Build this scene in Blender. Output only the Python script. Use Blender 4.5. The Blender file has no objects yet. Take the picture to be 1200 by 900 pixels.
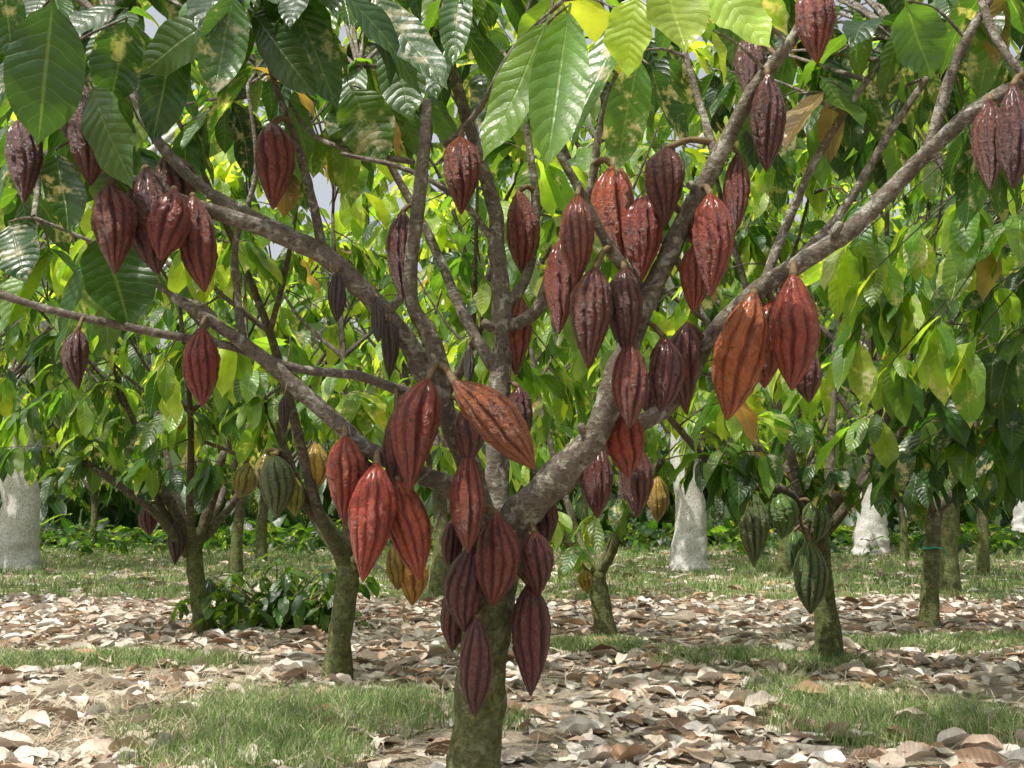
import bpy, math, random
import numpy as np
from mathutils import Vector, Quaternion, Matrix, noise as mn
rng=np.random.default_rng(7); random.seed(7)
F=1300.0; H=0.76; TH=math.atan(150/F)
fw=np.array([0,math.cos(TH),math.sin(TH)]); up=np.array([0,-math.sin(TH),math.cos(TH)]); rt=np.array([1.,0,0])
C=np.array([0,0,H])
def P(px,py,d): return C+d*(fw+(px-600)/F*rt+(450-py)/F*up)
def G(px,py):
    v=fw+(px-600)/F*rt+(450-py)/F*up
    return C+v*(H/-v[2])
sc=bpy.context.scene
# ---------------------------------------------------------------- node helpers
class NT:
    def __init__(s,name):
        s.m=bpy.data.materials.new(name); s.m.use_nodes=True; s.t=s.m.node_tree; s.t.nodes.clear()
        s.out=s.n('ShaderNodeOutputMaterial')
    def n(s,t,**k):
        x=s.t.nodes.new(t)
        for a,b in k.items(): setattr(x,a,b)
        return x
    def l(s,a,b): s.t.links.new(a,b)
    def setv(s,sock,v):
        if isinstance(v,bpy.types.NodeSocket): s.l(v,sock)
        else: sock.default_value=v
    def math(s,op,a,b=0.0,c=0.0,clamp=False):
        x=s.n('ShaderNodeMath',operation=op,use_clamp=clamp)
        s.setv(x.inputs[0],a); s.setv(x.inputs[1],b); s.setv(x.inputs[2],c); return x.outputs[0]
    def mr(s,v,a,b,c=0.0,d=1.0):
        x=s.n('ShaderNodeMapRange'); s.setv(x.inputs[0],v)
        for i,q in enumerate((a,b,c,d)): s.setv(x.inputs[i+1],q)
        return x.outputs[0]
    def mix(s,f,a,b,mode='MIX'):
        x=s.n('ShaderNodeMix',data_type='RGBA',blend_type=mode)
        s.setv(x.inputs[0],f); s.setv(x.inputs[6],a); s.setv(x.inputs[7],b); return x.outputs[2]
    def noise(s,scale,detail=4,rough=0.6,vec=None,dist=0.0):
        x=s.n('ShaderNodeTexNoise'); x.inputs['Scale'].default_value=scale; x.inputs['Detail'].default_value=detail
        x.inputs['Roughness'].default_value=rough; x.inputs['Distortion'].default_value=dist
        if vec is not None: s.l(vec,x.inputs['Vector'])
        return x.outputs[0]
    def coord(s,w='Object'): return s.n('ShaderNodeTexCoord').outputs[w]
    def bsdf(s,col,rough=0.5,spec=0.5,bump=None,bs=0.5,bd=0.01):
        x=s.n('ShaderNodeBsdfPrincipled'); s.setv(x.inputs['Base Color'],col); s.setv(x.inputs['Roughness'],rough)
        x.inputs['Specular IOR Level'].default_value=spec
        if bump is not None:
            b=s.n('ShaderNodeBump'); b.inputs['Strength'].default_value=bs; b.inputs['Distance'].default_value=bd
            s.l(bump,b.inputs['Height']); s.l(b.outputs[0],x.inputs['Normal'])
        return x
def c4(*a): return (*a,1.0)

def mat_leaf(name,rough=0.36,tr=0.45,spec=0.6):
    t=NT(name)
    at=t.n('ShaderNodeAttribute',attribute_name='Col'); col=at.outputs['Color']; al=at.outputs['Alpha']
    uv=t.n('ShaderNodeUVMap'); uv.uv_map='UVMap'
    sp=t.n('ShaderNodeSeparateXYZ'); t.l(uv.outputs[0],sp.inputs[0])
    co=t.coord()
    wob=t.noise(25,2,0.5,co)
    au=t.math('ABSOLUTE',t.math('MULTIPLY_ADD',sp.outputs[0],2.0,-1.0))
    s_=t.math('MULTIPLY_ADD',t.math('POWER',au,1.3),-1.5,t.math('MULTIPLY_ADD',sp.outputs[1],11.0,t.math('MULTIPLY',wob,0.8)))
    pp=t.math('PINGPONG',s_,0.5)
    lv=t.mr(pp,0.0,0.07,1,0); mid=t.mr(au,0.02,0.07,1,0)
    v=t.math('MAXIMUM',t.math('MULTIPLY',lv,0.5),mid,clamp=True)
    big=t.noise(11,4,0.6,co); ret=t.noise(140,3,0.6,co)
    c1=t.mix(t.mr(big,0.35,0.7,0.0,0.5),col,c4(0.014,0.042,0.008))
    light=t.mix(0.35,col,c4(0.32,0.42,0.14))
    c2=t.mix(t.math('MULTIPLY',v,0.6),c1,light)
    dn=t.noise(19,6,0.7,co)
    dm=t.math('MULTIPLY',t.mr(dn,0.53,0.62),t.math('SUBTRACT',1.0,al),clamp=True)
    c3=t.mix(dm,c2,c4(0.46,0.42,0.32))
    h=t.math('ADD',t.math('SUBTRACT',t.math('POWER',pp,0.6),t.math('MULTIPLY',mid,0.4)),t.math('MULTIPLY',ret,0.35))
    rn=t.mr(big,0.3,0.7,rough-0.10,rough+0.15)
    b=t.bsdf(c3,rn,spec,h,0.5,0.005)
    tl=t.n('ShaderNodeBsdfTranslucent')
    tc=t.mix(1.0,c3,c4(3.3,3.1,0.75),'MULTIPLY'); t.l(tc,tl.inputs[0])
    mx=t.n('ShaderNodeMixShader'); mx.inputs[0].default_value=tr
    t.l(b.outputs[0],mx.inputs[1]); t.l(tl.outputs[0],mx.inputs[2]); t.l(mx.outputs[0],t.out.inputs[0]); return t.m
def mat_dry():
    t=NT('dry_leaf'); at=t.n('ShaderNodeAttribute',attribute_name='Col')
    uv=t.n('ShaderNodeUVMap'); uv.uv_map='UVMap'; sp=t.n('ShaderNodeSeparateXYZ'); t.l(uv.outputs[0],sp.inputs[0])
    au=t.math('ABSOLUTE',t.math('MULTIPLY_ADD',sp.outputs[0],2.0,-1.0))
    pp=t.math('PINGPONG',t.math('MULTIPLY_ADD',au,-1.6,t.math('MULTIPLY',sp.outputs[1],10.0)),0.5)
    v=t.math('MAXIMUM',t.mr(pp,0,0.1,0.5,0),t.mr(au,0.02,0.09,1,0))
    n=t.noise(30,4,0.6,t.coord())
    c=t.mix(t.mr(n,0.35,0.7,0,0.45),at.outputs['Color'],c4(0.16,0.10,0.06))
    c=t.mix(t.math('MULTIPLY',v,0.3),c,c4(0.5,0.42,0.32))
    b=t.bsdf(c,0.5,0.4,pp,0.3,0.006)
    tl=t.n('ShaderNodeBsdfTranslucent'); t.l(c,tl.inputs[0])
    mx=t.n('ShaderNodeMixShader'); mx.inputs[0].default_value=0.15
    t.l(b.outputs[0],mx.inputs[1]); t.l(tl.outputs[0],mx.inputs[2]); t.l(mx.outputs[0],t.out.inputs[0]); return t.m
def mat_grass():
    t=NT('grass_blade'); at=t.n('ShaderNodeAttribute',attribute_name='Col')
    b=t.bsdf(at.outputs['Color'],0.5,0.3); tl=t.n('ShaderNodeBsdfTranslucent'); t.l(at.outputs['Color'],tl.inputs[0])
    mx=t.n('ShaderNodeMixShader'); mx.inputs[0].default_value=0.35
    t.l(b.outputs[0],mx.inputs[1]); t.l(tl.outputs[0],mx.inputs[2]); t.l(mx.outputs[0],t.out.inputs[0]); return t.m
def mat_bark(name,a,b_,lich,green=True):
    t=NT(name); co=t.coord()
    n1=t.noise(14,5,0.65,co); n2=t.noise(80,4,0.75,co); n3=t.noise(30,5,0.65,co,0.8)
    c=t.mix(t.mr(n1,0.35,0.65),a,b_)
    c=t.mix(t.mr(n3,0.52,0.60,0,0.8),c,lich)
    c=t.mix(t.mr(n2,0.46,0.66,0,0.75),c,c4(0.045,0.033,0.024))
    if green:
        sp=t.n('ShaderNodeSeparateXYZ'); t.l(co,sp.inputs[0])
        g=t.math('MULTIPLY',t.mr(sp.outputs[2],0.85,0.45,0,1),t.mr(n1,0.25,0.6,0.45,1.0))
        gc=t.mix(t.mr(n3,0.4,0.6),c4(0.09,0.11,0.028),c4(0.21,0.235,0.09))
        gc=t.mix(t.mr(n2,0.45,0.7,0,0.7),gc,c4(0.04,0.045,0.015))
        c=t.mix(g,c,gc)
    mp=t.n('ShaderNodeMapping'); mp.inputs['Scale'].default_value=(1,1,4); t.l(co,mp.inputs[0])
    h=t.math('ADD',t.noise(38,5,0.75,mp.outputs[0]),t.math('ADD',t.math('MULTIPLY',n2,0.7),n3))
    b=t.bsdf(c,0.8,0.25,h,1.0,0.009); t.l(b.outputs[0],t.out.inputs[0]); return t.m
def mat_pod():
    t=NT('pod_skin'); oi=t.n('ShaderNodeObjectInfo'); col=oi.outputs['Color']
    at=t.n('ShaderNodeAttribute',attribute_name='ridge'); rd=at.outputs['Fac']
    co=t.coord(); mp=t.n('ShaderNodeMapping'); mp.inputs['Scale'].default_value=(1,1,2.4); t.l(co,mp.inputs[0])
    off=t.n('ShaderNodeVectorMath',operation='ADD'); t.l(mp.outputs[0],off.inputs[0])
    cb=t.n('ShaderNodeCombineXYZ'); t.l(t.math('MULTIPLY',oi.outputs['Random'],37.0),cb.inputs[0]); t.l(cb.outputs[0],off.inputs[1])
    v=off.outputs[0]
    n1=t.noise(1.8,5,0.65,v); n2=t.noise(11,5,0.7,v); n3=t.noise(30,3,0.6,v); n4=t.noise(5,5,0.7,v,0.5)
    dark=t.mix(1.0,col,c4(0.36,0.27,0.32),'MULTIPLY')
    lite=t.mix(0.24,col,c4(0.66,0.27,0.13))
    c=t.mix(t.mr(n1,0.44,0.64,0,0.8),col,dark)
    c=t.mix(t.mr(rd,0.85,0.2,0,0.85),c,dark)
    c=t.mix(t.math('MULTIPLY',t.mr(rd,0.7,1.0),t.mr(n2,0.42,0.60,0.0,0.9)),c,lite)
    c=t.mix(t.mr(n3,0.57,0.69,0,0.55),c,c4(0.035,0.014,0.014))
    c=t.mix(t.mr(n4,0.61,0.67,0,0.75),c,c4(0.022,0.012,0.012))
    h=t.math('ADD',n2,t.math('MULTIPLY',n3,0.5))
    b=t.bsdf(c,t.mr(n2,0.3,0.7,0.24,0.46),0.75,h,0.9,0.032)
    b.inputs['Coat Weight'].default_value=0.3; b.inputs['Coat Roughness'].default_value=0.18
    t.l(b.outputs[0],t.out.inputs[0]); return t.m
def mat_simple(name,a,b_,sc_=20,rough=0.7):
    t=NT(name); n=t.noise(sc_,4,0.6,t.coord())
    b=t.bsdf(t.mix(t.mr(n,0.35,0.65),a,b_),rough,0.3,n,0.5,0.01); t.l(b.outputs[0],t.out.inputs[0]); return t.m
def mat_ground():
    t=NT('orchard_soil'); at=t.n('ShaderNodeAttribute',attribute_name='Col'); co=t.coord()
    n1=t.noise(1.6,6,0.7,co); n2=t.noise(22,5,0.75,co); n3=t.noise(90,4,0.7,co)
    soil=t.mix(t.mr(n1,0.35,0.65),c4(0.30,0.235,0.165),c4(0.48,0.405,0.31))
    soil=t.mix(t.mr(n2,0.42,0.6,0,0.7),soil,c4(0.58,0.51,0.41))
    soil=t.mix(t.mr(n3,0.48,0.64,0,0.75),soil,c4(0.10,0.07,0.045))
    gr=t.mix(t.mr(n2,0.35,0.65),c4(0.12,0.17,0.05),c4(0.27,0.30,0.12))
    gr=t.mix(t.mr(n3,0.5,0.7,0,0.6),gr,c4(0.06,0.07,0.025))
    sp=t.n('ShaderNodeSeparateColor'); t.l(at.outputs['Color'],sp.inputs[0])
    g=t.mr(t.math('ADD',sp.outputs[0],t.math('MULTIPLY_ADD',n2,1.2,-0.6)),0.35,0.85)
    c=t.mix(g,soil,gr)
    c=t.mix(sp.outputs[1],c,c4(0.035,0.06,0.018))
    b=t.bsdf(c,0.95,0.1,t.math('ADD',n2,n3),0.9,0.03); t.l(b.outputs[0],t.out.inputs[0]); return t.m
M_leaf=mat_leaf('cacao_leaf',0.30,0.40,0.7); M_far=mat_leaf('orchard_leaf',0.34,0.5,0.6)
M_dry=mat_dry(); M_grass=mat_grass()
M_bark=mat_bark('cacao_bark',c4(0.145,0.115,0.088),c4(0.245,0.21,0.168),c4(0.46,0.45,0.38))
M_bark2=mat_bark('orchard_bark',c4(0.065,0.05,0.038),c4(0.13,0.105,0.08),c4(0.22,0.20,0.16))
M_pale=mat_bark('pale_bark',c4(0.72,0.70,0.69),c4(0.80,0.79,0.78),c4(0.50,0.45,0.42),False)
M_pod=mat_pod(); M_stem=mat_simple('pod_stalk',c4(0.10,0.06,0.03),c4(0.17,0.12,0.06),60)
M_tie=mat_simple('tie_plastic',c4(0.02,0.28,0.22),c4(0.03,0.34,0.27),30,0.45)
M_ground=mat_ground()
# ---------------------------------------------------------------- mesh helper
def mesh_np(name,v,q,mat,col=None,uv=None,smooth=True,attr=None):
    v=np.asarray(v,np.float32); q=np.asarray(q,np.int32)
    me=bpy.data.meshes.new(name); me.vertices.add(len(v)); me.vertices.foreach_set('co',v.ravel())
    k=q.shape[1]; me.loops.add(q.size); me.loops.foreach_set('vertex_index',q.ravel())
    me.polygons.add(len(q)); me.polygons.foreach_set('loop_start',np.arange(0,q.size,k,dtype=np.int32))
    me.polygons.foreach_set('loop_total',np.full(len(q),k,np.int32))
    me.polygons.foreach_set('use_smooth',np.full(len(q),smooth))
    if uv is not None:
        u=me.uv_layers.new(name='UVMap'); u.data.foreach_set('uv',np.asarray(uv,np.float32)[q.ravel()].ravel())
    if col is not None:
        a=me.color_attributes.new('Col','FLOAT_COLOR','POINT'); a.data.foreach_set('color',np.asarray(col,np.float32).ravel())
    if attr is not None:
        a=me.attributes.new('ridge','FLOAT','POINT'); a.data.foreach_set('value',np.asarray(attr,np.float32))
    me.materials.append(mat); me.update(calc_edges=True); return me
def obj(name,me,parent=None,loc=None):
    o=bpy.data.objects.new(name,me); sc.collection.objects.link(o)
    if parent: o.parent=parent
    if loc is not None: o.location=loc
    return o
def empty(name,loc=(0,0,0)):
    o=bpy.data.objects.new(name,None); sc.collection.objects.link(o); o.location=loc; o.empty_display_size=0.2; return o
# ---------------------------------------------------------------- tubes
class Tubes:
    def __init__(s): s.v=[]; s.q=[]; s.n=0
    def add(s,pts,rad,sides=10,sub=5,knob=0.06,seed=0,flare=False):
        pts=np.asarray(pts,float); rad=np.asarray(rad,float)
        if len(pts)>2 or sub>1:
            p=np.vstack([2*pts[0]-pts[1],pts,2*pts[-1]-pts[-2]]); out=[];ro=[]
            for i in range(len(pts)-1):
                for j in range(sub):
                    t=j/sub; a,b,c,d=p[i],p[i+1],p[i+2],p[i+3]
                    out.append(0.5*((2*b)+(-a+c)*t+(2*a-5*b+4*c-d)*t*t+(-a+3*b-3*c+d)*t**3)); ro.append(rad[i]*(1-t)+rad[i+1]*t)
            out.append(pts[-1]); ro.append(rad[-1]); pts=np.array(out); rad=np.array(ro)
        n=len(pts); tg=np.gradient(pts,axis=0); tg/=np.linalg.norm(tg,axis=1)[:,None]+1e-9
        ref=np.array([0,1.,0]) if abs(tg[0][1])<0.9 else np.array([1.,0,0])
        ang=np.linspace(0,2*np.pi,sides,endpoint=False); base=s.n
        for i in range(n):
            ref=ref-tg[i]*ref.dot(tg[i]); ref/=np.linalg.norm(ref); bn=np.cross(tg[i],ref)
            for a in ang:
                dd=ref*math.cos(a)+bn*math.sin(a); r=rad[i]
                if knob:
                    q=pts[i]*11+dd*0.8+seed; r*=1+knob*2.6*mn.noise(Vector(q))+knob*1.8*mn.noise(Vector(q*2.7))
                s.v.append(pts[i]+dd*r)
        for i in range(n-1):
            for j in range(sides):
                k=(j+1)%sides; s.q.append((base+i*sides+j,base+i*sides+k,base+(i+1)*sides+k,base+(i+1)*sides+j))
        s.v.append(pts[-1]+tg[-1]*rad[-1]*0.6); cidx=base+n*sides
        for j in range(sides):
            k=(j+1)%sides; s.q.append((base+(n-1)*sides+j,base+(n-1)*sides+k,cidx,cidx))
        s.n=len(s.v); return pts,rad
    def mesh(s,name,mat):
        v=np.array(s.v,np.float32); me=bpy.data.meshes.new(name)
        fs=[f if f[2]!=f[3] else f[:3] for f in s.q]
        me.from_pydata(v.tolist(),[],fs); me.polygons.foreach_set('use_smooth',[True]*len(me.polygons)); me.materials.append(mat); me.update(); return me
# ---------------------------------------------------------------- leaves
WV=[0,.03,.07,.10,.16,.28,.45,.62,.76,.86,.92,.96,1]; WW=[.05,.05,.05,.28,.60,.88,1,.97,.80,.52,.26,.10,.02]
def leaf_mesh(name,b,a,side,L,W,col,mat,near=True,droop=None,curl=None):
    b=np.asarray(b,float);a=np.asarray(a,float);N=len(b); side=np.asarray(side,float)
    a=a/np.linalg.norm(a,axis=1)[:,None]; side=side-a*(side*a).sum(1)[:,None]; side/=np.linalg.norm(side,axis=1)[:,None]+1e-9
    if near: vs=np.array([0,.06,.10,.14,.21,.3,.4,.5,.6,.7,.78,.85,.91,.96,1]); us=np.array([-1,-.55,0,.55,1])
    else: vs=np.array([0,.08,.2,.42,.66,.85,1]); us=np.array([-1,0,1.])
    w=np.interp(vs,WV,WW); R=len(vs);Cn=len(us)
    if droop is None: droop=rng.uniform(0.2,1.3,N)
    if curl is None: curl=rng.uniform(0.02,0.35,N)
    ph=rng.uniform(0,6.28,N); ph2=rng.uniform(0,6.28,N); wav=rng.uniform(0.02,0.11,N); tw=rng.uniform(-0.6,0.6,N)
    cen=b.copy(); V=np.zeros((N,R,Cn,3)); pv=0
    for i,v in enumerate(vs):
        d=a+np.array([0,0,-1.])*(droop*v)[:,None]; d/=np.linalg.norm(d,axis=1)[:,None]
        cen=cen+d*((v-pv)*L)[:,None]; pv=v
        sd=side-d*(side*d).sum(1)[:,None]; sd/=np.linalg.norm(sd,axis=1)[:,None]+1e-9
        nr=np.cross(sd,d); an=(tw*v)[:,None]; sd2=sd*np.cos(an)+nr*np.sin(an); nr=np.cross(sd2,d)
        for j,u in enumerate(us):
            z=curl*abs(u)**1.3*w[i]*W*0.5*1.2+wav*W*abs(u)*w[i]*np.sin(v*16+ph+(1.7 if u>0 else 0))+0.02*L*np.sin(v*7+ph2)
            V[:,i,j]=cen+sd2*(u*w[i]*W*0.5)[:,None]+nr*z[:,None]
    q=[]
    for i in range(R-1):
        for j in range(Cn-1): q.append((i*Cn+j,i*Cn+j+1,(i+1)*Cn+j+1,(i+1)*Cn+j))
    q=np.array(q); Q=(q[None]+(np.arange(N)*R*Cn)[:,None,None]).reshape(-1,4)
    uv=np.zeros((R,Cn,2)); uv[:,:,0]=(us[None]+1)/2; uv[:,:,1]=vs[:,None]
    UV=np.broadcast_to(uv.reshape(1,-1,2),(N,R*Cn,2)).reshape(-1,2)
    CL=np.repeat(np.asarray(col),R*Cn,axis=0)
    return mesh_np(name,V.reshape(-1,3),Q,mat,CL,UV)
PAL={'deep':(0.015,0.046,0.012),'dark':(0.031,0.080,0.018),'mid':(0.068,0.148,0.027),'lite':(0.14,0.245,0.042),'yel':(0.29,0.39,0.060),'brown':(0.27,0.16,0.08)}  # lite holds the sunlit leaf tone as colour
def pick(wt,n):
    ks=list(PAL); p=np.array([wt.get(k,0) for k in ks],float); p/=p.sum()
    i=rng.choice(len(ks),n,p=p); c=np.array([PAL[k] for k in ks])[i]*rng.uniform(0.75,1.3,(n,1))*rng.uniform(0.9,1.1,(n,3))
    al=np.where(rng.random(n)<0.35,rng.uniform(0,0.5,n),1.0)
    return np.hstack([c,al[:,None]])
class Leaves:
    def __init__(s): s.b=[];s.a=[];s.s=[];s.L=[];s.W=[];s.c=[];s.d=[]
    def cluster(s,cen,n,L,out,wt,twig=None):
        cen=np.asarray(cen); az0=rng.uniform(0,6.28)
        for i in range(n):
            az=az0+i*2.4+rng.uniform(-.4,.4); h=np.array([math.cos(az),math.sin(az),0])
            a=h*rng.uniform(0.5,1)+np.asarray(out)*0.5+np.array([0,0,rng.uniform(-1.4,0.05)])
            back=(-np.asarray(out)*rng.uniform(0,0.12))
            s.b.append(cen+back); s.a.append(a); sd=np.cross(a,[0,0,1.])+rng.normal(0,.28,3); s.s.append(sd)
            l=L*rng.uniform(0.55,1.15); s.L.append(l); s.W.append(l*rng.uniform(0.31,0.41)); s.d.append(rng.uniform(0.4,2.2))
        s.c.append(pick(wt,n))
    def one(s,b,tip,W,col,face=None,dr=0.15):
        b=np.asarray(b);tip=np.asarray(tip);a=tip-b;l=np.linalg.norm(a); s.b.append(b); s.a.append(a/l+np.array([0,0,dr*0.5]))
        f=np.array([0,-1,0.5]) if face is None else np.asarray(face); s.s.append(np.cross(a/l,f)+rng.normal(0,.12,3))
        s.L.append(l*1.03); s.W.append(W); s.d.append(dr); c=pick({col:1},1); s.c.append(c)
    def mesh(s,name,mat,near): return leaf_mesh(name,s.b,s.a,s.s,np.array(s.L),np.array(s.W),np.vstack(s.c),mat,near,np.array(s.d))
# ---------------------------------------------------------------- pods
PT=[0,.015,.06,.13,.22,.34,.48,.62,.75,.86,.93,.975,1]; PR=[.05,.16,.34,.60,.83,.98,1,.90,.69,.43,.24,.12,.02]
def pod_mesh(k):
    r=random.Random(k); nu,nv=90,72; V=[];A=[]
    ts=np.linspace(0,1,nv); sh=r.uniform(-.08,.08); pr=np.interp(ts+sh*np.sin(ts*math.pi),PT,PR); pr=np.convolve(np.pad(pr,2,'edge'),np.ones(5)/5,'valid'); pr[0]=0.04;pr[-1]=0.015
    bx=r.uniform(-.2,.2); by=r.uniform(-.2,.2); ph=r.uniform(0,6.28); dp=r.uniform(.16,.26)
    for i,t in enumerate(ts):
        for j in range(nu):
            th=2*math.pi*j/nu; w=th+0.14*math.sin(t*5+ph)+0.09*mn.noise(Vector((t*7,k,math.cos(th)*2)))+.12*math.sin(th*2+ph)
            x5=(w*5/(2*math.pi))%1.0; dg=min(x5,1-x5); x5b=abs(x5-0.5)
            g=math.exp(-(dg/0.08)**2); g2=math.exp(-(x5b/0.07)**2)
            am=min(1,t*7)*min(1,(1-t)*4+0.25)
            p=Vector((math.cos(th)*2,math.sin(th)*2,t*11+k*5))
            nz=mn.noise(p*1.6)*0.045+mn.noise(p*3.4)*0.042+mn.noise(p*6.5)*0.024+mn.noise(p*0.5)*0.08
            rad=0.5*pr[i]*(1-am*(dp*g+dp*.62*g2)+nz)
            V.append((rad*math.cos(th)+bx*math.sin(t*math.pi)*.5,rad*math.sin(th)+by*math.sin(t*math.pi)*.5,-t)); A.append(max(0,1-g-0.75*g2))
    Q=[(i*nu+j,(i+1)*nu+j,(i+1)*nu+(j+1)%nu,i*nu+(j+1)%nu) for i in range(nv-1) for j in range(nu)]
    return mesh_np('pod_body_%d'%k,V,Q,M_pod,attr=A)
PODS=[pod_mesh(k) for k in range(9)]
PC={'R':(0.50,0.060,0.018),'O':(0.58,0.105,0.022),'M':(0.32,0.040,0.021),'D':(0.155,0.026,0.022),'K':(0.05,0.035,0.028),'Y':(0.66,0.37,0.03),'G':(0.12,0.23,0.05),'YG':(0.42,0.38,0.04)}
def place_pod(parent,top,tip,w,col,sc_pts,stems,name='cacao_pod'):
    top=Vector(top);tip=Vector(tip);ax=tip-top;L=ax.length; w*=random.uniform(.92,1.08)
    o=obj(name,PODS[random.randrange(9)],parent)
    q=Vector((0,0,-1)).rotation_difference(ax.normalized())@Quaternion((0,0,1),random.uniform(0,6.28))
    o.rotation_mode='QUATERNION'; o.rotation_quaternion=q; o.location=top; o.scale=(w,w,L)
    c=PC[col]; f=random.uniform(0.70,1.25); o.color=(c[0]*f,c[1]*f*random.uniform(.8,1.4),c[2]*f,1)
    if sc_pts is not None:
        n=sc_pts[np.argmin(((sc_pts-np.array(top))**2).sum(1))]; t=np.array(top); m=(n+t)/2+np.array([0,0,0.01])
        inn=t+np.array(ax.normalized())*L*0.02
        stems.add([n,m,inn],[w*.10,w*.075,w*.10],6,3,0.0)
# ================================================================ MAIN TREE
main=empty('cacao_tree',P(550,980,2.6)*np.array([1,1,0])); mloc=np.array(main.location)
TB=Tubes(); S=[]
trunkT=Tubes()
def br(T,pts,sides=14,sub=9,knob=0.09,store=S,k=0.88):
    w=[P(p[0],p[1],p[2]) for p in pts]; r=[k*p[3]/2/F*p[2] for p in pts]
    a,b=T.add(w,r,sides,sub,knob,seed=len(store)); store.append(a); return a
trk=[(545,1000,2.6,96),(549,965,2.6,76),(553,920,2.6,66),(558,860,2.6,61),(566,780,2.6,58),(575,700,2.6,58),(588,640,2.6,66),(600,600,2.61,44)]
br(trunkT,trk,24,8,0.06,k=.97)
D=2.6
br(TB,[(580,670,D,46),(600,618,2.58,50),(632,580,2.55,46),(668,542,2.52,42),(700,506,2.5,38),(722,440,2.48,32),(762,345,2.45,28),(800,262,2.42,26),(840,190,2.38,23),(880,110,2.33,20),(935,35,2.28,17),(965,-40,2.25,14),(1000,-140,2.2,8)])
br(TB,[(628,590,2.58,34),(665,560,2.62,32),(710,520,2.65,28),(760,490,2.66,26),(795,462,2.66,25),(832,395,2.66,25),(900,332,2.64,25),(985,278,2.6,24),(1045,222,2.56,23),(1100,165,2.5,22),(1160,118,2.44,20),(1215,88,2.4,17),(1330,20,2.3,10)])
br(TB,[(580,650,2.62,30),(582,580,2.68,33),(583,500,2.7,30),(588,430,2.72,26),(590,370,2.72,26),(583,300,2.72,23),(580,250,2.72,20),(560,180,2.72,17),(532,90,2.72,14),(515,20,2.7,12),(495,-90,2.7,6)])
br(TB,[(575,660,2.58,36),(552,600,2.55,32),(528,572,2.52,28),(485,552,2.5,25),(430,525,2.48,23),(380,482,2.45,21),(320,430,2.42,19),(262,386,2.4,16),(203,348,2.38,13)])
br(TB,[(572,640,2.62,34),(556,570,2.6,32),(540,520,2.58,30),(508,455,2.54,29),(478,400,2.5,27),(425,340,2.44,26),(380,300,2.4,26),(300,264,2.34,22),(232,242,2.3,19),(165,218,2.26,17),(110,190,2.22,15),(70,140,2.2,14),(20,80,2.15,10)])
br(TB,[(380,302,2.4,20),(325,268,2.42,18),(255,232,2.44,17),(200,185,2.45,15),(160,120,2.45,12),(130,30,2.45,8)])
br(TB,[(545,545,2.56,26),(524,490,2.5,24),(518,440,2.47,22),(503,390,2.45,21),(482,352,2.44,19),(485,280,2.43,18),(495,200,2.42,16),(501,118,2.42,13)],knob=0.12)
br(TB,[(500,470,2.56,16),(455,452,2.52,14),(420,440,2.5,13),(350,432,2.46,12),(270,406,2.42,12),(200,393,2.4,11),(100,373,2.35,11),(0,345,2.3,11),(-110,300,2.25,8)],8)
br(TB,[(585,440,2.72,20),(545,372,2.75,15),(505,280,2.8,12),(448,172,2.82,10),(420,80,2.82,6)],8)
br(TB,[(592,385,2.72,20),(630,362,2.68,17),(652,300,2.66,14),(690,230,2.64,12),(705,140,2.6,10),(740,40,2.55,7)],8)
br(TB,[(592,362,2.72,16),(618,320,2.76,14),(628,250,2.78,12),(620,170,2.8,10),(600,80,2.8,6)],8)
br(TB,[(755,345,2.46,17),(715,290,2.42,14),(675,215,2.4,12),(640,150,2.38,9),(620,60,2.35,6)],8)
br(TB,[(378,296,2.4,14),(365,230,2.38,12),(345,160,2.36,10),(318,85,2.35,8),(300,0,2.33,5)],8)
br(TB,[(285,402,2.42,12),(278,340,2.44,10),(276,285,2.46,9),(300,200,2.48,7),(290,100,2.5,5)],8)
br(TB,[(262,388,2.4,10),(240,360,2.45,9),(200,345,2.5,8),(120,290,2.52,6),(40,255,2.5,5)],6)
br(TB,[(895,334,2.64,14),(925,255,2.68,12),(960,180,2.7,11),(1005,110,2.7,9),(1055,40,2.7,6)],8)
br(TB,[(930,310,2.62,14),(985,250,2.66,12),(1040,160,2.68,11),(1100,70,2.68,9),(1150,-20,2.66,7)],8)
br(TB,[(1090,172,2.51,17),(1108,110,2.48,16),(1125,60,2.45,14),(1165,-10,2.42,11)],8)
br(TB,[(1150,0,2.42,12),(1170,50,2.4,12),(1205,95,2.38,10)],8)
br(TB,[(840,190,2.38,12),(820,120,2.42,10),(800,50,2.45,8),(790,-40,2.45,5)],8)
br(TB,[(485,190,2.7,9),(430,180,2.72,8),(370,160,2.75,7),(330,110,2.78,5)],6)
br(TB,[(583,290,2.72,11),(545,240,2.68,9),(480,200,2.66,8),(400,180,2.65,6)],6)
br(TB,[(520,170,2.7,8),(560,130,2.6,7),(600,60,2.5,7),(660,0,2.4,6)],6)
for s_ in [(455,365,2.46,470,350),(690,520,2.5,680,498),(975,275,2.58,985,262),(578,385,2.68,566,378),(410,525,2.46,402,512),(820,225,2.4,808,215),(740,395,2.47,728,385)]:
    br(TB,[(s_[0],s_[1],s_[2],14),(s_[3],s_[4],s_[2]-0.02,11)],8,2,0.1,store=[])
MS=np.vstack(S)
stem=Tubes()
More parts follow.
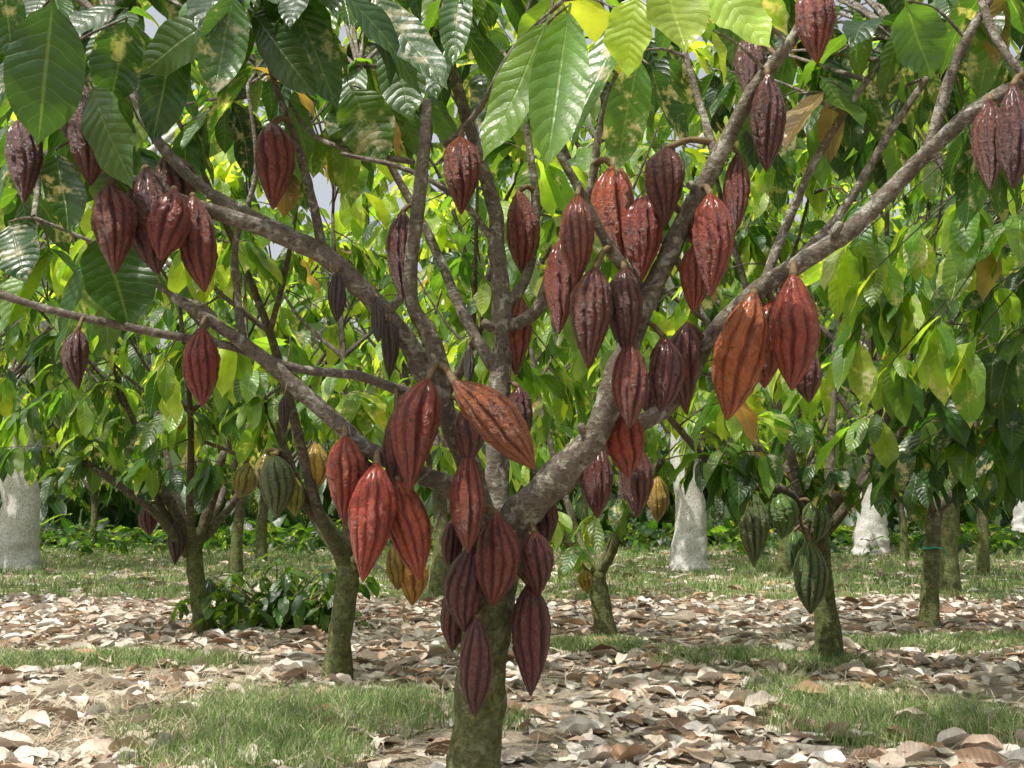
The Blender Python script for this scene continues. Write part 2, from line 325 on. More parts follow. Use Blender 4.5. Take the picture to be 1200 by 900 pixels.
pods=[(320,143,320,246,50,'M'),(25,138,28,238,42,'D'),(97,98,106,218,54,'D'),(130,215,135,322,50,'M'),(172,195,185,322,60,'D',.05),(205,222,188,305,48,'M',-.05),(226,228,240,343,46,'M'),
(92,386,92,457,32,'D'),(237,384,237,477,40,'M'),(540,160,540,252,44,'M'),(472,246,472,352,34,'D'),(608,222,612,322,44,'M'),(677,228,676,332,40,'M'),(720,192,729,322,52,'O',-.08),
(757,228,752,330,46,'M',.03),(781,172,780,266,48,'D'),(833,226,833,348,50,'R',-.05),(865,178,862,272,32,'M',.05),(655,283,655,392,38,'M',-.03),(698,312,690,433,48,'D',-.06),(732,313,735,418,44,'D',-.03),
(738,398,738,502,46,'M',-.06),(778,393,774,484,42,'D'),(805,378,805,487,40,'D',-.03),(735,478,737,560,50,'R',-.10),(742,520,746,608,42,'D',.02),(884,342,852,493,64,'O',-.10),(930,320,928,458,58,'R',-.10),
(905,350,896,455,46,'R',0.03),(944,405,948,472,34,'D',.04),(815,285,812,368,38,'M',.03),(610,348,604,440,38,'M',.04),(900,85,898,202,42,'D'),(958,-20,958,75,44,'M'),(878,40,880,125,36,'D',.1),
(1160,116,1160,224,38,'D'),(1187,98,1188,222,42,'D',-.05),(502,443,480,578,52,'M',-.12),(531,446,627,550,58,'O',-.16),(608,452,612,535,34,'D'),(465,478,463,578,38,'D',-.05),(405,510,403,614,44,'R',-.04),
(442,542,425,682,50,'R',-.10),(466,562,492,680,50,'R',-.05),(550,528,549,648,44,'M',-.14),(581,600,577,710,52,'M',-.16),(546,476,548,545,38,'D',-.02),(553,638,545,742,46,'D',-.04),(532,686,530,764,32,'D',.06),
(558,722,556,840,42,'D',-.10),(621,682,622,816,48,'D',-.03),(626,622,630,702,38,'D',-.02),(703,522,700,608,38,'D'),(530,608,528,670,24,'D',.1),(428,538,430,604,40,'D',.03),(556,455,555,520,26,'D',.05),
(395,318,395,378,20,'K'),(443,348,443,402,16,'K'),(457,374,456,445,20,'K'),(333,463,333,512,15,'K'),(549,403,549,452,14,'K'),(655,360,650,390,12,'K'),(640,580,642,640,30,'D',.05),(765,445,762,490,30,'D',.06),(200,180,205,260,48,'D',.08),(820,215,815,285,34,'D',.08)]
for p in pods:
    x0,y0,x1,y1,w,c=p[:6]; off=p[6] if len(p)>6 else 0
    d=MS-C; dep=d@fw; sx=600+F*(d@rt)/dep; sy=450-F*(d@up)/dep
    k=np.argmin((sx-x0)**2+(sy-y0)**2); dd=dep[k]-0.03+off
    dd=min(max(dd,2.1),2.95)
    place_pod(main,P(x0,y0,dd),P(x1,y1,dd*random.uniform(.985,1.01)),w*1.0/F*dd,c,MS,stem)
# --- canopy
LV=Leaves(); tw=Tubes()
def twig_to(c,samples,T,r0=0.004,r1=0.0022):
    n=samples[np.argmin(((samples-c)**2).sum(1))]; dist=np.linalg.norm(n-c)
    m=(n+c)/2+np.array([0,0,0.10*dist])+rng.normal(0,.03*dist,3)
    T.add([n,m,c],[r0+0.004*min(dist,1),(r0+r1)/2,r1],5,3,0.0); o=c-m; return o/(np.linalg.norm(o)+1e-9)
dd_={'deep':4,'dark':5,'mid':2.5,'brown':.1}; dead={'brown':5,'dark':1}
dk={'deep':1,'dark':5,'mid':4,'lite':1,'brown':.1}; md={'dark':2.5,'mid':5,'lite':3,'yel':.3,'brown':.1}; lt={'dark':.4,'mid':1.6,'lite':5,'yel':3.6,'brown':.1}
cl=[(60,-40,2.1,6,dk),(150,10,2.35,7,dk),(230,-20,2.2,7,dk),(300,-30,2.2,7,dk),(380,-40,2.2,7,dk),(440,-20,2.35,7,dk),(90,80,2.45,6,dk),(50,150,2.4,6,dk),(190,60,2.7,7,dk),(280,60,2.8,6,dk),(350,50,2.8,6,dk),
(440,80,2.9,6,md),(490,40,2.7,6,dk),(20,50,2.7,7,dk),(130,150,2.8,6,dk),(15,230,2.8,6,dk),(150,262,2.65,5,dk),(400,150,3.0,6,md),(250,130,3.0,6,dk),(330,130,3.1,5,dk),
(560,-20,2.6,7,dk),(655,-20,2.5,6,lt),(760,50,2.75,7,dd_),(600,50,2.9,6,md),(690,80,3.0,6,md),(830,80,3.0,6,dd_),(850,-30,2.5,6,lt),
(900,-30,2.6,7,dk),(980,0,2.7,7,dk),(1040,40,2.8,7,dk),(1100,-10,2.6,7,dk),(1180,-10,2.5,7,dk),(1000,110,3.0,6,dk),(1080,100,3.0,6,dk),(1190,90,3.0,6,dk),(950,70,3.0,6,dk),(1140,170,3.1,6,dk),
(560,80,3.0,5,md),(480,130,3.1,5,md),(120,330,2.75,4,dk),(60,300,2.9,4,md),(900,120,3.1,5,dk),(1040,170,3.2,5,dk),(210,150,2.9,5,dk),
(455,115,2.75,3,dead),(330,60,2.6,1,dead),(935,110,2.8,2,dead),(870,470,2.8,2,{'brown':2,'mid':1})]
for x in range(-20,1240,62):
    for y in (-40,45):
        cl.append((x+rng.uniform(-25,25),y+rng.uniform(-22,22),rng.uniform(3.1,3.7),7,dd_ if rng.random()<.5 else dk))
for x in (900,960,1030,1100,1170,20,80,150,340,420,500,880,820): cl.append((x,rng.uniform(90,190),rng.uniform(3.2,3.6),6,dd_ if x<200 or x>800 else md))
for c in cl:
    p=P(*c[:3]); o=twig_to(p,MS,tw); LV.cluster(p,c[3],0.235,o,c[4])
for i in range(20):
    p=P(rng.uniform(-350,1550),rng.uniform(-480,-90),rng.uniform(2.6,3.8)); o=twig_to(p,MS,tw); LV.cluster(p,6,0.25,o,md)  # unseen crown clusters above the frame, added to shade the tree
hl=[(62,-5,45,165,1.95,80,'dark'),(5,-40,12,70,1.95,45,'dark'),(104,95,152,218,2.1,60,'mid'),(140,185,122,278,2.2,46,'lite'),(65,175,80,275,2.2,42,'dark'),(205,30,180,165,2.2,50,'dark'),(262,15,165,85,2.1,50,'mid'),
(275,-10,250,112,2.1,50,'mid'),(300,20,368,112,2.2,44,'dark'),(335,-15,395,125,2.2,48,'dark'),(398,-20,497,112,2.1,48,'dark'),(432,-10,522,104,2.2,44,'dark'),(120,270,150,385,2.4,74,'dark'),
(645,18,570,185,2.25,52,'lite'),(668,5,640,195,2.2,60,'lite'),(730,15,672,172,2.3,50,'mid'),(750,60,722,200,2.35,46,'mid'),(745,-10,735,88,2.15,60,'yel'),(775,-35,802,60,2.1,70,'yel'),(815,-30,900,52,2.15,58,'yel'),(835,35,850,100,2.2,40,'yel'),  # yel leaves: sun shining through is put into their colour
(760,75,800,178,2.5,48,'dark'),(640,70,610,150,2.5,40,'mid'),(410,100,450,190,2.7,60,'mid'),(460,40,480,140,2.6,50,'mid'),(150,20,130,120,2.2,56,'dark'),(350,90,300,60,2.6,50,'dark'),(960,90,1010,150,2.7,50,'mid'),(1060,0,1090,90,2.4,60,'mid'),(10,260,30,330,2.5,50,'dark')]
LH=Leaves()
for x0,y0,x1,y1,d,w,c in hl:
    b=P(x0,y0,d); twig_to(b,MS,tw); LH.one(b,P(x1,y1,d*rng.uniform(.95,1.03)),w*1.12/F*d,c,[rng.uniform(-.5,.5),-1,rng.uniform(.1,.9)])
for nm,T,mt in (('trunk',trunkT,M_bark),('branches',TB,M_bark),('twigs',tw,M_bark),('pod_stalks',stem,M_stem)):
    obj(nm,T.mesh('cacao_'+nm,mt),main)
obj('leaves',LV.mesh('cacao_leaves',M_leaf,True),main); obj('placed_leaves',LH.mesh('cacao_leaves2',M_leaf,True),main)  # second mesh: leaves placed singly, with sunlit and backlit tones in the colour
for o in main.children: o.matrix_parent_inverse=Matrix.Translation(-Vector(mloc))
# ================================================================ ORCHARD TREES
def grow(Lv,T,samples,cx,cy,cz,rx,rz,n,L,wt,zmin=1.0,zmax=9,nl=7,shell=0.45,gap=-.12):
    for i in range(n):
        while True:
            v=rng.normal(0,1,3); v/=np.linalg.norm(v); r=rng.uniform(shell,1)**0.7
            p=np.array([cx+v[0]*rx*r,cy+v[1]*rx*r,cz+v[2]*rz*r])
            if zmin<p[2]<zmax and mn.noise(Vector(p*1.3))>gap: break
        o=twig_to(p,samples,T,0.004,0.002) if T is not None else v
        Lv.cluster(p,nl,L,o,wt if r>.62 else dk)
def limbs(T,base,jz,n,seed,R=1.25,r0=0.035,ztop=2.4):
    out=[]
    for i in range(n):
        az=seed+i*2*math.pi/n+rng.uniform(-.3,.3); h=np.array([math.cos(az),math.sin(az),0]); rr=R*rng.uniform(.8,1.1); zt=ztop*rng.uniform(.85,1.15)
        pts=[base+np.array([0,0,jz-0.1]),base+h*rr*.2+[0,0,jz+.18],base+h*rr*.5+[0,0,jz+(zt-jz)*.5]+rng.normal(0,.05,3),base+h*rr*.8+[0,0,jz+(zt-jz)*.85]+rng.normal(0,.05,3),base+h*rr*1.05+[0,0,zt]]
        a,_=T.add(pts,[r0,r0*.85,r0*.6,r0*.4,r0*.2],8,4,0.07,seed=i); out.append(a)
        k=len(a)//2
        for s in (-1,1):
            h2=np.array([math.cos(az+s*.9),math.sin(az+s*.9),0]); q=a[k]
            b,_=T.add([q,q+h2*.3+[0,0,.25],q+h2*.6+[0,0,.7]],[r0*.5,r0*.35,r0*.15],6,3,0.05,seed=i); out.append(b)
    return out
def near_tree(name,pxs,wt,n,crx=1.45,cz=2.1,rz=1.15,extra=None,pods=(),nlimb=5,zmin=1.05,L=0.24,seed=0.,cls=()):
    g=G(pxs[0][0],pxs[0][1]); d=(g-C)@fw; T=Tubes(); st=Tubes()
    w=[P(x,y,d) for x,y,_ in pxs]; w[0]=g-np.array([0,0,.05]); r=[q[2]/2/F*d for q in pxs]; r[0]*=1.25
    a,_=T.add(w,r,12,5,0.07); sm=[a]; top=w[-1]
    base=np.array([top[0],top[1],0]); sm+=limbs(T,base,top[2]+0.08,nlimb,seed,R=crx*.85,r0=r[-1]*.55,ztop=cz+.3)
    if extra:
        for e in extra:
            b,_=T.add([P(x,y,dd) for x,y,dd,_w in e],[q[3]/2/F*q[2] for q in e],8,5,0.07); sm.append(b)
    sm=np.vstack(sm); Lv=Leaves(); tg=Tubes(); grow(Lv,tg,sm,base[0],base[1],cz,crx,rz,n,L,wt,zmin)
    for c in cls:
        p=P(*c[:3]); o=twig_to(p,sm,tg); Lv.cluster(p,c[3],L,o,c[4])
    e=empty(name,(g[0],g[1],0))
    obj('trunk_and_limbs',T.mesh(name+'_wood',M_bark2),e); obj('twigs',tg.mesh(name+'_twigs',M_bark2),e); obj('leaves',Lv.mesh(name+'_leaves',M_far,True),e)
    for x0,y0,x1,y1,pw,c,dd in pods: place_pod(e,P(x0,y0,dd),P(x1,y1,dd),pw*1.02/F*dd,c,sm,st)
    if pods: obj('pod_stalks',st.mesh(name+'_stalks',M_stem),e)
    for o in e.children: o.matrix_parent_inverse=Matrix.Translation(-Vector((g[0],g[1],0)))
    return e
near_tree('cacao_tree',[(393,795,32),(398,750,27),(405,700,26),(410,660,26)],lt,135,seed=.4,zmin=1.25,cz=2.2,rz=1.3,
  extra=[[(410,665,5.15,24),(385,620,5.05,20),(350,575,4.95,17),(330,530,4.9,12)],[(410,670,5.15,22),(440,600,5.2,18),(470,520,5.3,14)]],
  pods=[(370,518,370,574,30,'Y',4.9),(322,533,324,608,40,'G',4.85),(345,558,346,606,24,'YG',4.9),(482,648,483,710,36,'Y',5.1),(463,636,466,692,28,'Y',5.1),(312,528,318,575,26,'YG',5.0)],
  cls=[(290,470,5.2,6,lt),(400,420,5.4,6,lt),(250,440,5.3,6,lt),(480,440,5.5,6,lt),(340,390,5,6,lt),(300,500,5.4,6,md),(430,480,5.6,6,md),(370,460,5.5,6,md)])
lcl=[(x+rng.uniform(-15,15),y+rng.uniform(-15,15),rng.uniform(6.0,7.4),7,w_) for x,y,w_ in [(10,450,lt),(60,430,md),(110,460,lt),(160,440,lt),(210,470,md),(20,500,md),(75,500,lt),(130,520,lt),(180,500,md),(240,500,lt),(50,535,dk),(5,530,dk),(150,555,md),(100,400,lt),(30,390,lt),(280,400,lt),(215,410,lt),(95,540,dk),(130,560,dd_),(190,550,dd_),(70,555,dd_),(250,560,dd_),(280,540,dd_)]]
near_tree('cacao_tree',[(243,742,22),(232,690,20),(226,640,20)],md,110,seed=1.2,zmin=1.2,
  extra=[[(226,650,7,16),(200,590,6.9,13),(170,545,6.8,10)],[(220,650,7,12),(180,600,6.7,10),(110,548,6.5,8)],[(228,650,7,14),(250,580,7,12),(262,530,7,9)]],
  pods=[(175,590,175,628,22,'D',6.8),(205,612,205,662,20,'K',6.9),(296,541,280,584,28,'YG',6.4),(222,528,220,572,24,'YG',6.8),(240,565,240,600,18,'K',7)],cls=lcl)
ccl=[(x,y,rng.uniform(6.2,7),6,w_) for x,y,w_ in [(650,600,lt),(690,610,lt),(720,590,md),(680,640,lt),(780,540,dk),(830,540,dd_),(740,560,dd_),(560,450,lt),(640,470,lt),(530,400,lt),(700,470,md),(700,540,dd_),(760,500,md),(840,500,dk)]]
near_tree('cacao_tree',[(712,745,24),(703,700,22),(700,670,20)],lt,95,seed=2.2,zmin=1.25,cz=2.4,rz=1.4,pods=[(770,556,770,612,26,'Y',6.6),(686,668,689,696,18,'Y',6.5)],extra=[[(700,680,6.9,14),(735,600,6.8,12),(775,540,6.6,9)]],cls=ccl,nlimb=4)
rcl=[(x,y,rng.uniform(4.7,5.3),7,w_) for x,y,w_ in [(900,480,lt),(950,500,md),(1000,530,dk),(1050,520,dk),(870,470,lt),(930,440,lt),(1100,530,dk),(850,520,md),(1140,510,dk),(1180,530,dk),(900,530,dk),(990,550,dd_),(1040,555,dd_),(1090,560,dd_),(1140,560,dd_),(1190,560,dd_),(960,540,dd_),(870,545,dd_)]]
near_tree('cacao_tree',[(974,778,30),(968,720,27),(960,660,26),(958,630,26)],lt,130,crx=1.6,seed=.9,zmin=1.25,nlimb=4,
  extra=[[(958,640,5.5,20),(975,590,5.4,14),(1020,560,5.3,11),(1060,500,5.2,8)],[(958,640,5.5,18),(925,580,5.3,13),(880,568,5.2,11),(830,540,5.1,9),(785,490,5.0,7)],[(958,635,5.5,18),(930,560,5.6,12),(870,530,5.6,8)]],
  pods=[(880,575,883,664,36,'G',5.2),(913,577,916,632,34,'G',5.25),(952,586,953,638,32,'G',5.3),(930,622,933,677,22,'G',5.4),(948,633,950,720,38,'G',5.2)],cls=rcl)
t6=near_tree('cacao_tree',[(1088,736,22),(1090,680,20),(1093,630,19),(1094,600,19)],dk,130,crx=1.7,seed=.2,zmin=1.0)
g6=G(1088,736); d6=(g6-C)@fw; R_=19/2/F*d6+.004
tt=Tubes(); cc=P(1092,642,d6)
tt.add([cc+np.array([math.cos(a)*R_,math.sin(a)*R_,.004*math.sin(3*a)]) for a in np.linspace(0,2*math.pi,15)],[.006]*15,6,1,0)
tt.add([cc+np.array([R_,-.01,0]),cc+np.array([R_+.03,-.02,-.03]),cc+np.array([R_+.04,-.02,-.07])],[.005,.004,.003],5,2,0)
tie=obj('plastic_tie',tt.mesh('plastic_tie',M_tie))
def free_tree(name,x,y,wt,n,seed,cls=(),**k):
    T=Tubes(); base=np.array([x,y,0.]); a,_=T.add([base-[0,0,.05],base+[.02,0,.4],base+[0,.02,.8],base+[0,0,1.0]],[.085,.065,.06,.055],12,4,.07); sm=[a]+limbs(T,base,1.0,5,seed,R=1.3,r0=.04)
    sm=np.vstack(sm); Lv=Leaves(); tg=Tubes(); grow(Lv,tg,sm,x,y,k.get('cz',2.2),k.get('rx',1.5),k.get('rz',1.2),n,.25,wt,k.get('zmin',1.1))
    for c in cls:
        p=P(*c[:3]); o=twig_to(p,sm,tg); Lv.cluster(p,c[3],.26,o,c[4])
    e=empty(name,(x,y,0))
    for nm,me in (('trunk_and_limbs',T.mesh(name+'_wood',M_bark2)),('twigs',tg.mesh(name+'_tw',M_bark2)),('leaves',Lv.mesh(name+'_lv',M_far,True))):
        o=obj(nm,me,e); o.matrix_parent_inverse=Matrix.Translation(-Vector((x,y,0)))
    return e
yl_={'yel':5,'lite':3}
rc=[(980,300,3.9,7,lt),(1060,270,4.0,8,lt),(1130,240,3.8,8,lt),(1180,260,3.7,8,md),(1090,390,3.7,7,yl_),(1010,330,3.8,5,yl_),(1120,420,3.7,5,yl_),(1150,350,3.9,8,md),(1190,400,3.8,8,dk),(1040,430,4.2,7,lt),(1120,440,4.3,8,dk),(1180,480,4.2,8,dk),(980,420,4.3,6,lt),(1000,500,4.6,6,md),(1080,500,4.6,7,dk),(940,440,4.6,5,lt),(1150,540,4.6,7,dk),
(1060,330,4.2,8,md),(1120,300,4.1,8,lt),(1180,330,4.1,8,md),(1010,360,4.3,7,md),(1090,450,4.3,8,dd_),(1150,430,4.1,8,dk),(1195,520,4.2,8,dd_),(1060,530,4.5,7,dd_),(1120,500,4.3,8,dk),(1000,240,4.2,7,md),(1150,200,4.0,7,dk)]
free_tree('cacao_tree',2.9,4.5,md,90,.5,rc,zmin=1.3)
variants=[]
for s_ in range(3):
    T=Tubes(); base=np.zeros(3); a,_=T.add([[0,0,-.05],[.03,0,.4],[0,.03,.8],[0,0,.95]],[.09,.065,.06,.055],10,3,.07,seed=s_*7); sm=[a]+limbs(T,base,.95,5,s_*1.1,R=1.4)
    sm=np.vstack(sm); Lv=Leaves(); tg=Tubes(); grow(Lv,tg,sm,0,0,2.3,1.7,1.35,140,.27,[lt,md,lt][s_],.9)
    variants.append((T.mesh('row_wood%d'%s_,M_bark2),tg.mesh('row_twigs%d'%s_,M_bark2),Lv.mesh('row_leaves%d'%s_,M_far,False)))
cnt=0
pale_px=[(20,30),(808,30),(1021,32),(1205,25)]
for yy,x0,x1,st_ in [(10.0,-10,10,4.2),(13.5,-11,11,3.3),(17.5,-14,14,3.3),(22,-17,17,3.4)]:
    x=x0+rng.uniform(0,1.5)
    while x<x1:
        X_=x+rng.uniform(-.3,.3); Y_=yy+rng.uniform(-.4,.4); s=rng.uniform(.95,1.3); rz_=rng.uniform(0,6.28); sz_=s*rng.uniform(1.05,1.3); q=600+F*X_/Y_
        x+=st_*rng.uniform(.85,1.15)
        for c_,h_ in pale_px:
            if abs(q-c_)<h_+12 and Y_<16: X_+=(h_+20)/F*Y_*(1 if q>c_ else -1)
        e=empty('cacao_tree',(X_,Y_,0)); e.rotation_euler=(0,0,rz_); e.scale=(s,s,sz_)
        vv=variants[cnt%3]; cnt+=1
        for nm,me in zip(('trunk_and_limbs','twigs','leaves'),vv): obj(nm,me,e)
for x,y in [(-4.6,3.9),(5.2,1.2),(-4.8,-1.4)]:
    e=empty('cacao_tree',(x,y,0)); e.rotation_euler=(0,0,rng.uniform(0,6.28))
    for nm,me in zip(('trunk_and_limbs','twigs','leaves'),variants[cnt%3]): obj(nm,me,e)
    cnt+=1
def pale(px,py,wpx,seed):
    g=G(px,py); d=(g-C)@fw; w=wpx/2/F*d; T=Tubes(); b=np.array([g[0],g[1],0.])
    a,_=T.add([b-[0,0,.1],b+[0,0,.25],b+[.03,0,.8],b+[-.05,0,1.8],b+[.1,0,3.2],b+[0,0,5]],[w*1.35,w*1.1,w*.92,w*.82,w*.6,w*.4],28,9,.05,seed=seed)
    sm=[a]
    for i in range(6):
        az=seed+i*1.05; h=np.array([math.cos(az),math.sin(az),0]); q=b+[0,0,2.6+i*.35]
        c,_=T.add([q,q+h*.8+[0,0,.7],q+h*1.8+[0,0,1.5],q+h*2.6+[0,0,2.2]],[w*.4,w*.3,w*.2,w*.08],8,4,.06); sm.append(c)
    sm=np.vstack(sm); Lv=Leaves(); tg=Tubes(); grow(Lv,tg,sm,b[0],b[1],5.0,2.8,2.0,150,.40,lt,2.8,9,7,.2)
    e=empty('shade_tree',b)
    for nm,me in (('trunk_and_limbs',T.mesh('shade_wood',M_pale)),('twigs',tg.mesh('shade_tw',M_bark2)),('leaves',Lv.mesh('shade_lv',M_far,False))):
        o=obj(nm,me,e); o.matrix_parent_inverse=Matrix.Translation(-Vector(b))
pale(18,668,46,1); pale(808,668,38,2); pale(1021,650,36,3); pale(1205,640,34,4)
# distant tall hedge + understorey
Lv=Leaves()
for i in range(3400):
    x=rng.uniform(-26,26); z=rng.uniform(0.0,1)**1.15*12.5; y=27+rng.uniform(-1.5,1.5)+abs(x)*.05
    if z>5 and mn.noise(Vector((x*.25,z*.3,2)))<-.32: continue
    Lv.cluster([x,y,z],5,.95,[0,-.5,.2],lt if z>3.0 else (dk if z>1.6 else dd_))  # shade low in the row is painted with deeper greens
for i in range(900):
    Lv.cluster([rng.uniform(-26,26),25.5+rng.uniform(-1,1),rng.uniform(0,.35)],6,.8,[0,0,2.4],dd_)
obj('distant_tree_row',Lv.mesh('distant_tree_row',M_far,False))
Lv=Leaves()
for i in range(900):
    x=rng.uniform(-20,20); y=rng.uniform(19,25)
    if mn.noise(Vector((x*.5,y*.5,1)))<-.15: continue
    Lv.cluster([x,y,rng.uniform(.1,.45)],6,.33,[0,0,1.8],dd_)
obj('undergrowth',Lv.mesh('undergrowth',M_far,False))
# low shrub
sb=G(325,738); Lv=Leaves(); T=Tubes()
for i in range(80):
    p=np.array([sb[0]+rng.normal(0,.26),sb[1]+rng.normal(0,.22),abs(rng.normal(.12,.19))+.04])
    T.add([[sb[0]+rng.normal(0,.08),sb[1]+rng.normal(0,.08),-.02],(np.array([sb[0],sb[1],.1])+p)/2,p],[.008,.006,.003],5,3,0)
    Lv.cluster(p,6,.18,[0,0,.7],dk if i%3 else md)
e=empty('low_shrub',(sb[0],sb[1],0))
for nm,me in (('stems',T.mesh('shrub_st',M_bark2)),('leaves',Lv.mesh('shrub_lv',M_leaf,True))):
    o=obj(nm,me,e); o.matrix_parent_inverse=Matrix.Translation(-Vector((sb[0],sb[1],0)))
# ================================================================ GROUND
patches=[(G(375,848),.62,.75,1.15),(G(1050,838),.5,.8,1.0),(G(700,765),.8,.4,.75),(G(60,778),1.1,.35,.8),(G(900,775),.8,.4,.75),(G(130,670),4,1.8,.85),(G(1180,660),4,2,.85),(G(1130,760),.9,.4,.7)]
def gmask(x,y):
    m=0.0
    for c,rx,ry,s in patches:
        m=max(m,s*math.exp(-(((x-c[0])/rx)**2+((y-c[1])/ry)**2)**1.0))
    if y>9.2: m=max(m,min(1,(y-9.2)/1.5)*.9)
    if y<2.5: m=max(m,.4)
    return m*(0.8+1.1*mn.noise(Vector((x*1.6,y*1.6,3)))+.7*mn.noise(Vector((x*5,y*5,3))))+.16*mn.noise(Vector((x*3,y*3,8)))
def hgt(x,y):
    far=max(0.0,min(1.0,(y-30)/25.0)); far=far*far*(3-2*far)*4.0
    return far+0.02*mn.noise(Vector((x*.9,y*.9,0)))+0.010*mn.noise(Vector((x*3.5,y*3.5,5)))
nx=260
xs=np.sinh(np.linspace(-4.2,4.2,nx))*2.4
yl=np.concatenate([np.linspace(-60,-2,20),np.linspace(-1.8,14,200),14+ (np.linspace(0.02,1,80)**2)*180]); ny=len(yl)
V=[];CLG=[]
for y in yl:
    for x in xs: V.append((x,y,hgt(x,y))); m=gmask(x,y) if abs(x)<30 else .6; CLG.append((m,max(0,min(1,(y-23)/5)),0,1))
Q=[(j*nx+i,j*nx+i+1,(j+1)*nx+i+1,(j+1)*nx+i) for j in range(ny-1) for i in range(nx-1)]
obj('ground',mesh_np('ground',V,Q,M_ground,CLG))
def litter(name,N,y0,y1,hw,keep,Lm):
    b=[];a=[];s=[];
    while len(b)<N:
        y=rng.uniform(y0,y1); x=rng.uniform(-1,1)*(hw+y*.55)
        m=gmask(x,y)
        if rng.random()< keep*m*1.25: continue
        if mn.noise(Vector((x*.8,y*.8,9)))<-.05 and rng.random()<.6: continue
        az=rng.uniform(0,6.28); b.append((x,y,hgt(x,y)+rng.uniform(.003,.022))); a.append((math.cos(az),math.sin(az),rng.uniform(-.08,.2))); s.append(np.cross(a[-1],[0,0,1])+rng.normal(0,.26,3))
    N=len(b); L=rng.uniform(.3,1.25,N)*Lm; W=L*rng.uniform(.3,.48,N)
    pal=np.array([(.70,.63,.54),(.60,.50,.41),(.46,.34,.25),(.78,.73,.66),(.30,.19,.12),(.48,.31,.19),(.17,.10,.06)]); c=pal[rng.choice(7,N,p=[.26,.21,.13,.20,.09,.07,.04])]*rng.uniform(.75,1.12,(N,1))
    return leaf_mesh(name,b,a,s,L,W,np.hstack([c,np.ones((N,1))]),M_dry,y0<4.5,rng.uniform(-.1,.4,N),rng.uniform(-.8,1.0,N))
lit=empty('leaf_litter')
obj('litter_near',litter('litter_near',4700,1.6,5.6,1.2,.7,.15),lit); obj('litter_mid',litter('litter_mid',11000,5.6,10,1.2,.7,.145),lit); obj('litter_far',litter('litter_far',4000,10,24,1,.5,.17),lit)
def grass(N,y0,y1,hw,h0,h1,wd,thr,dry):
    X=[]
    while len(X)<N:
        y=rng.uniform(y0,y1); x=rng.uniform(-1,1)*(hw+y*.55)
        if gmask(x,y)*rng.uniform(.4,1.5)>thr: X.append((x,y,hgt(x,y)))
    X=np.array(X); az=rng.uniform(0,6.28,N); sd=np.stack([np.cos(az),np.sin(az),0*az],1); la=rng.uniform(0,6.28,N); ln=np.stack([np.cos(la),np.sin(la),0*la],1)*rng.uniform(.1,1.0,N)[:,None]
    h=rng.uniform(h0,h1,N)[:,None]; w=wd*rng.uniform(.6,1.3,N)[:,None]; z=np.array([0,0,1.])
    V=np.stack([X-sd*w,X+sd*w,X+ln*h*.3+z*h*.6-sd*w*.7,X+ln*h*.3+z*h*.6+sd*w*.7,X+ln*h+z*h*.95-sd*w*.1,X+ln*h+z*h*.95+sd*w*.1],1)
    q=np.array([(0,1,3,2),(2,3,5,4)]); Q=(q[None]+(np.arange(N)*6)[:,None,None]).reshape(-1,4)
    pal=np.array([(.12,.21,.055),(.19,.30,.08),(.30,.38,.15),(.52,.48,.32)]); c=pal[rng.choice(4,N,p=[.3*(1-dry),.4*(1-dry),.3*(1-dry),dry])]*rng.uniform(.8,1.2,(N,1))
    return V.reshape(-1,3),Q,np.repeat(np.hstack([c,np.ones((N,1))]),6,0)
ge=empty('grass')
for i,a in enumerate([(32000,2.0,5.6,1,.025,.09,.0016,.38,.2),(26000,5.6,10,1.2,.03,.08,.003,.36,.22),(52000,9.6,28,1,.04,.10,.006,.32,.15)]):
    v,q,c=grass(*a); obj('grass_%s'%('near','mid','far')[i],mesh_np('grass%d'%i,v,q,M_grass,c,smooth=False),ge)
N=12000; sg=G(100,850); X=np.stack([sg[0]+rng.normal(0,.45,N),sg[1]+rng.normal(0,.5,N),rng.uniform(.0,.03,N)],1)
X[5000:,0]=rng.uniform(-2.8,2.8,7000); X[5000:,1]=rng.uniform(2.8,6.8,7000)
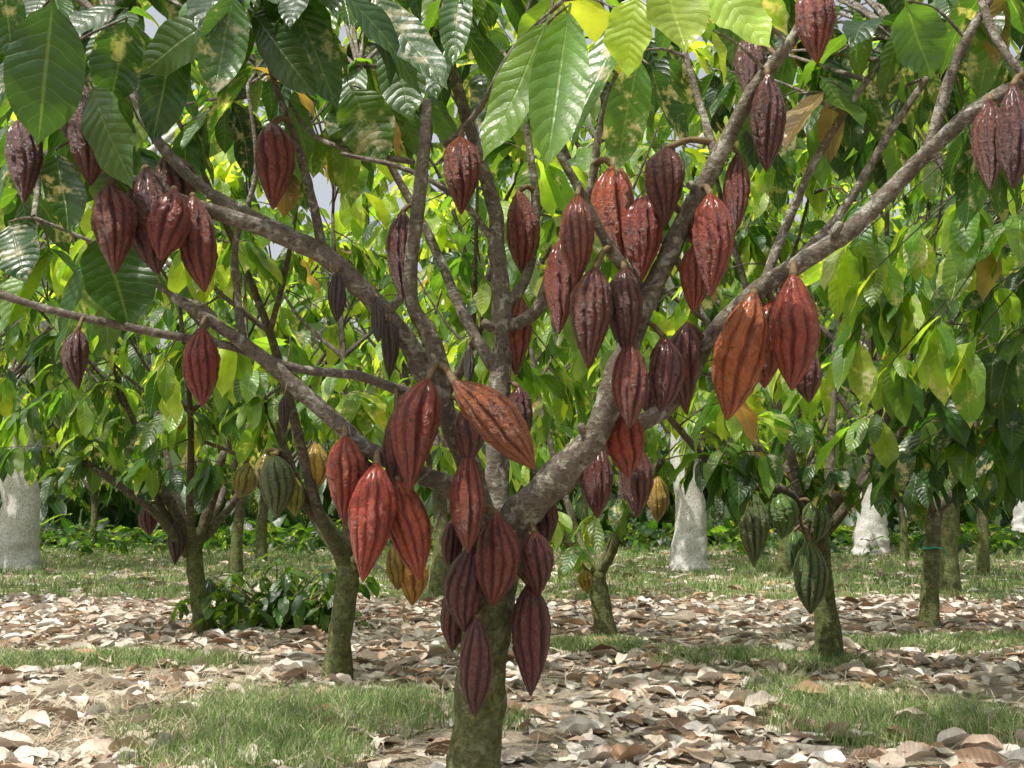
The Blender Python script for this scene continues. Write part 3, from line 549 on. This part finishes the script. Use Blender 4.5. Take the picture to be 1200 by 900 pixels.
az=rng.uniform(0,6.28,N); dv=np.stack([np.cos(az),np.sin(az),rng.uniform(-.05,.4,N)],1)*rng.uniform(.03,.12,N)[:,None]; sd=np.stack([-np.sin(az),np.cos(az),0*az],1)*.0015
V=np.stack([X-sd,X+sd,X+dv+sd,X+dv-sd],1).reshape(-1,3); Q=np.arange(4*N).reshape(-1,4); c=np.repeat(np.hstack([np.array([(.60,.52,.38)])*rng.uniform(.5,1.2,(N,1)),np.ones((N,1))]),4,0)
obj('straw',mesh_np('straw',V,Q,M_grass,c,smooth=False))
# ================================================================ LIGHT / CAMERA
sv=Vector((-0.34,-0.30,0.86)).normalized()
el=math.asin(sv.z); azs=math.atan2(sv.x,sv.y)
w=bpy.data.worlds.new('World'); sc.world=w; w.use_nodes=True; nt=w.node_tree; nt.nodes.clear()
sk=nt.nodes.new('ShaderNodeTexSky'); sk.sky_type='NISHITA'; sk.sun_disc=False; sk.sun_elevation=el; sk.sun_rotation=azs; sk.dust_density=6.0; sk.air_density=1.0; sk.ozone_density=1.0
hs=nt.nodes.new('ShaderNodeHueSaturation'); hs.inputs['Saturation'].default_value=0.3; hs.inputs['Value'].default_value=1.5
bg=nt.nodes.new('ShaderNodeBackground'); bg.inputs[1].default_value=0.15; ou=nt.nodes.new('ShaderNodeOutputWorld')
nt.links.new(sk.outputs[0],hs.inputs['Color']); nt.links.new(hs.outputs[0],bg.inputs[0]); nt.links.new(bg.outputs[0],ou.inputs[0])
sl=bpy.data.lights.new('sun','SUN'); sl.energy=5.0; sl.angle=math.radians(.53); sl.color=(1,.95,.85); so=bpy.data.objects.new('sun',sl); sc.collection.objects.link(so); so.rotation_euler=sv.to_track_quat('Z','Y').to_euler()
cd=bpy.data.cameras.new('camera'); co_=bpy.data.objects.new('camera',cd); sc.collection.objects.link(co_); co_.location=C; co_.rotation_euler=(math.pi/2+TH,0,0); cd.sensor_width=36; cd.lens=36*F/1200; cd.clip_start=.05; cd.clip_end=600; sc.camera=co_
sc.view_settings.view_transform='Standard'; sc.view_settings.look='None'; sc.view_settings.exposure=0
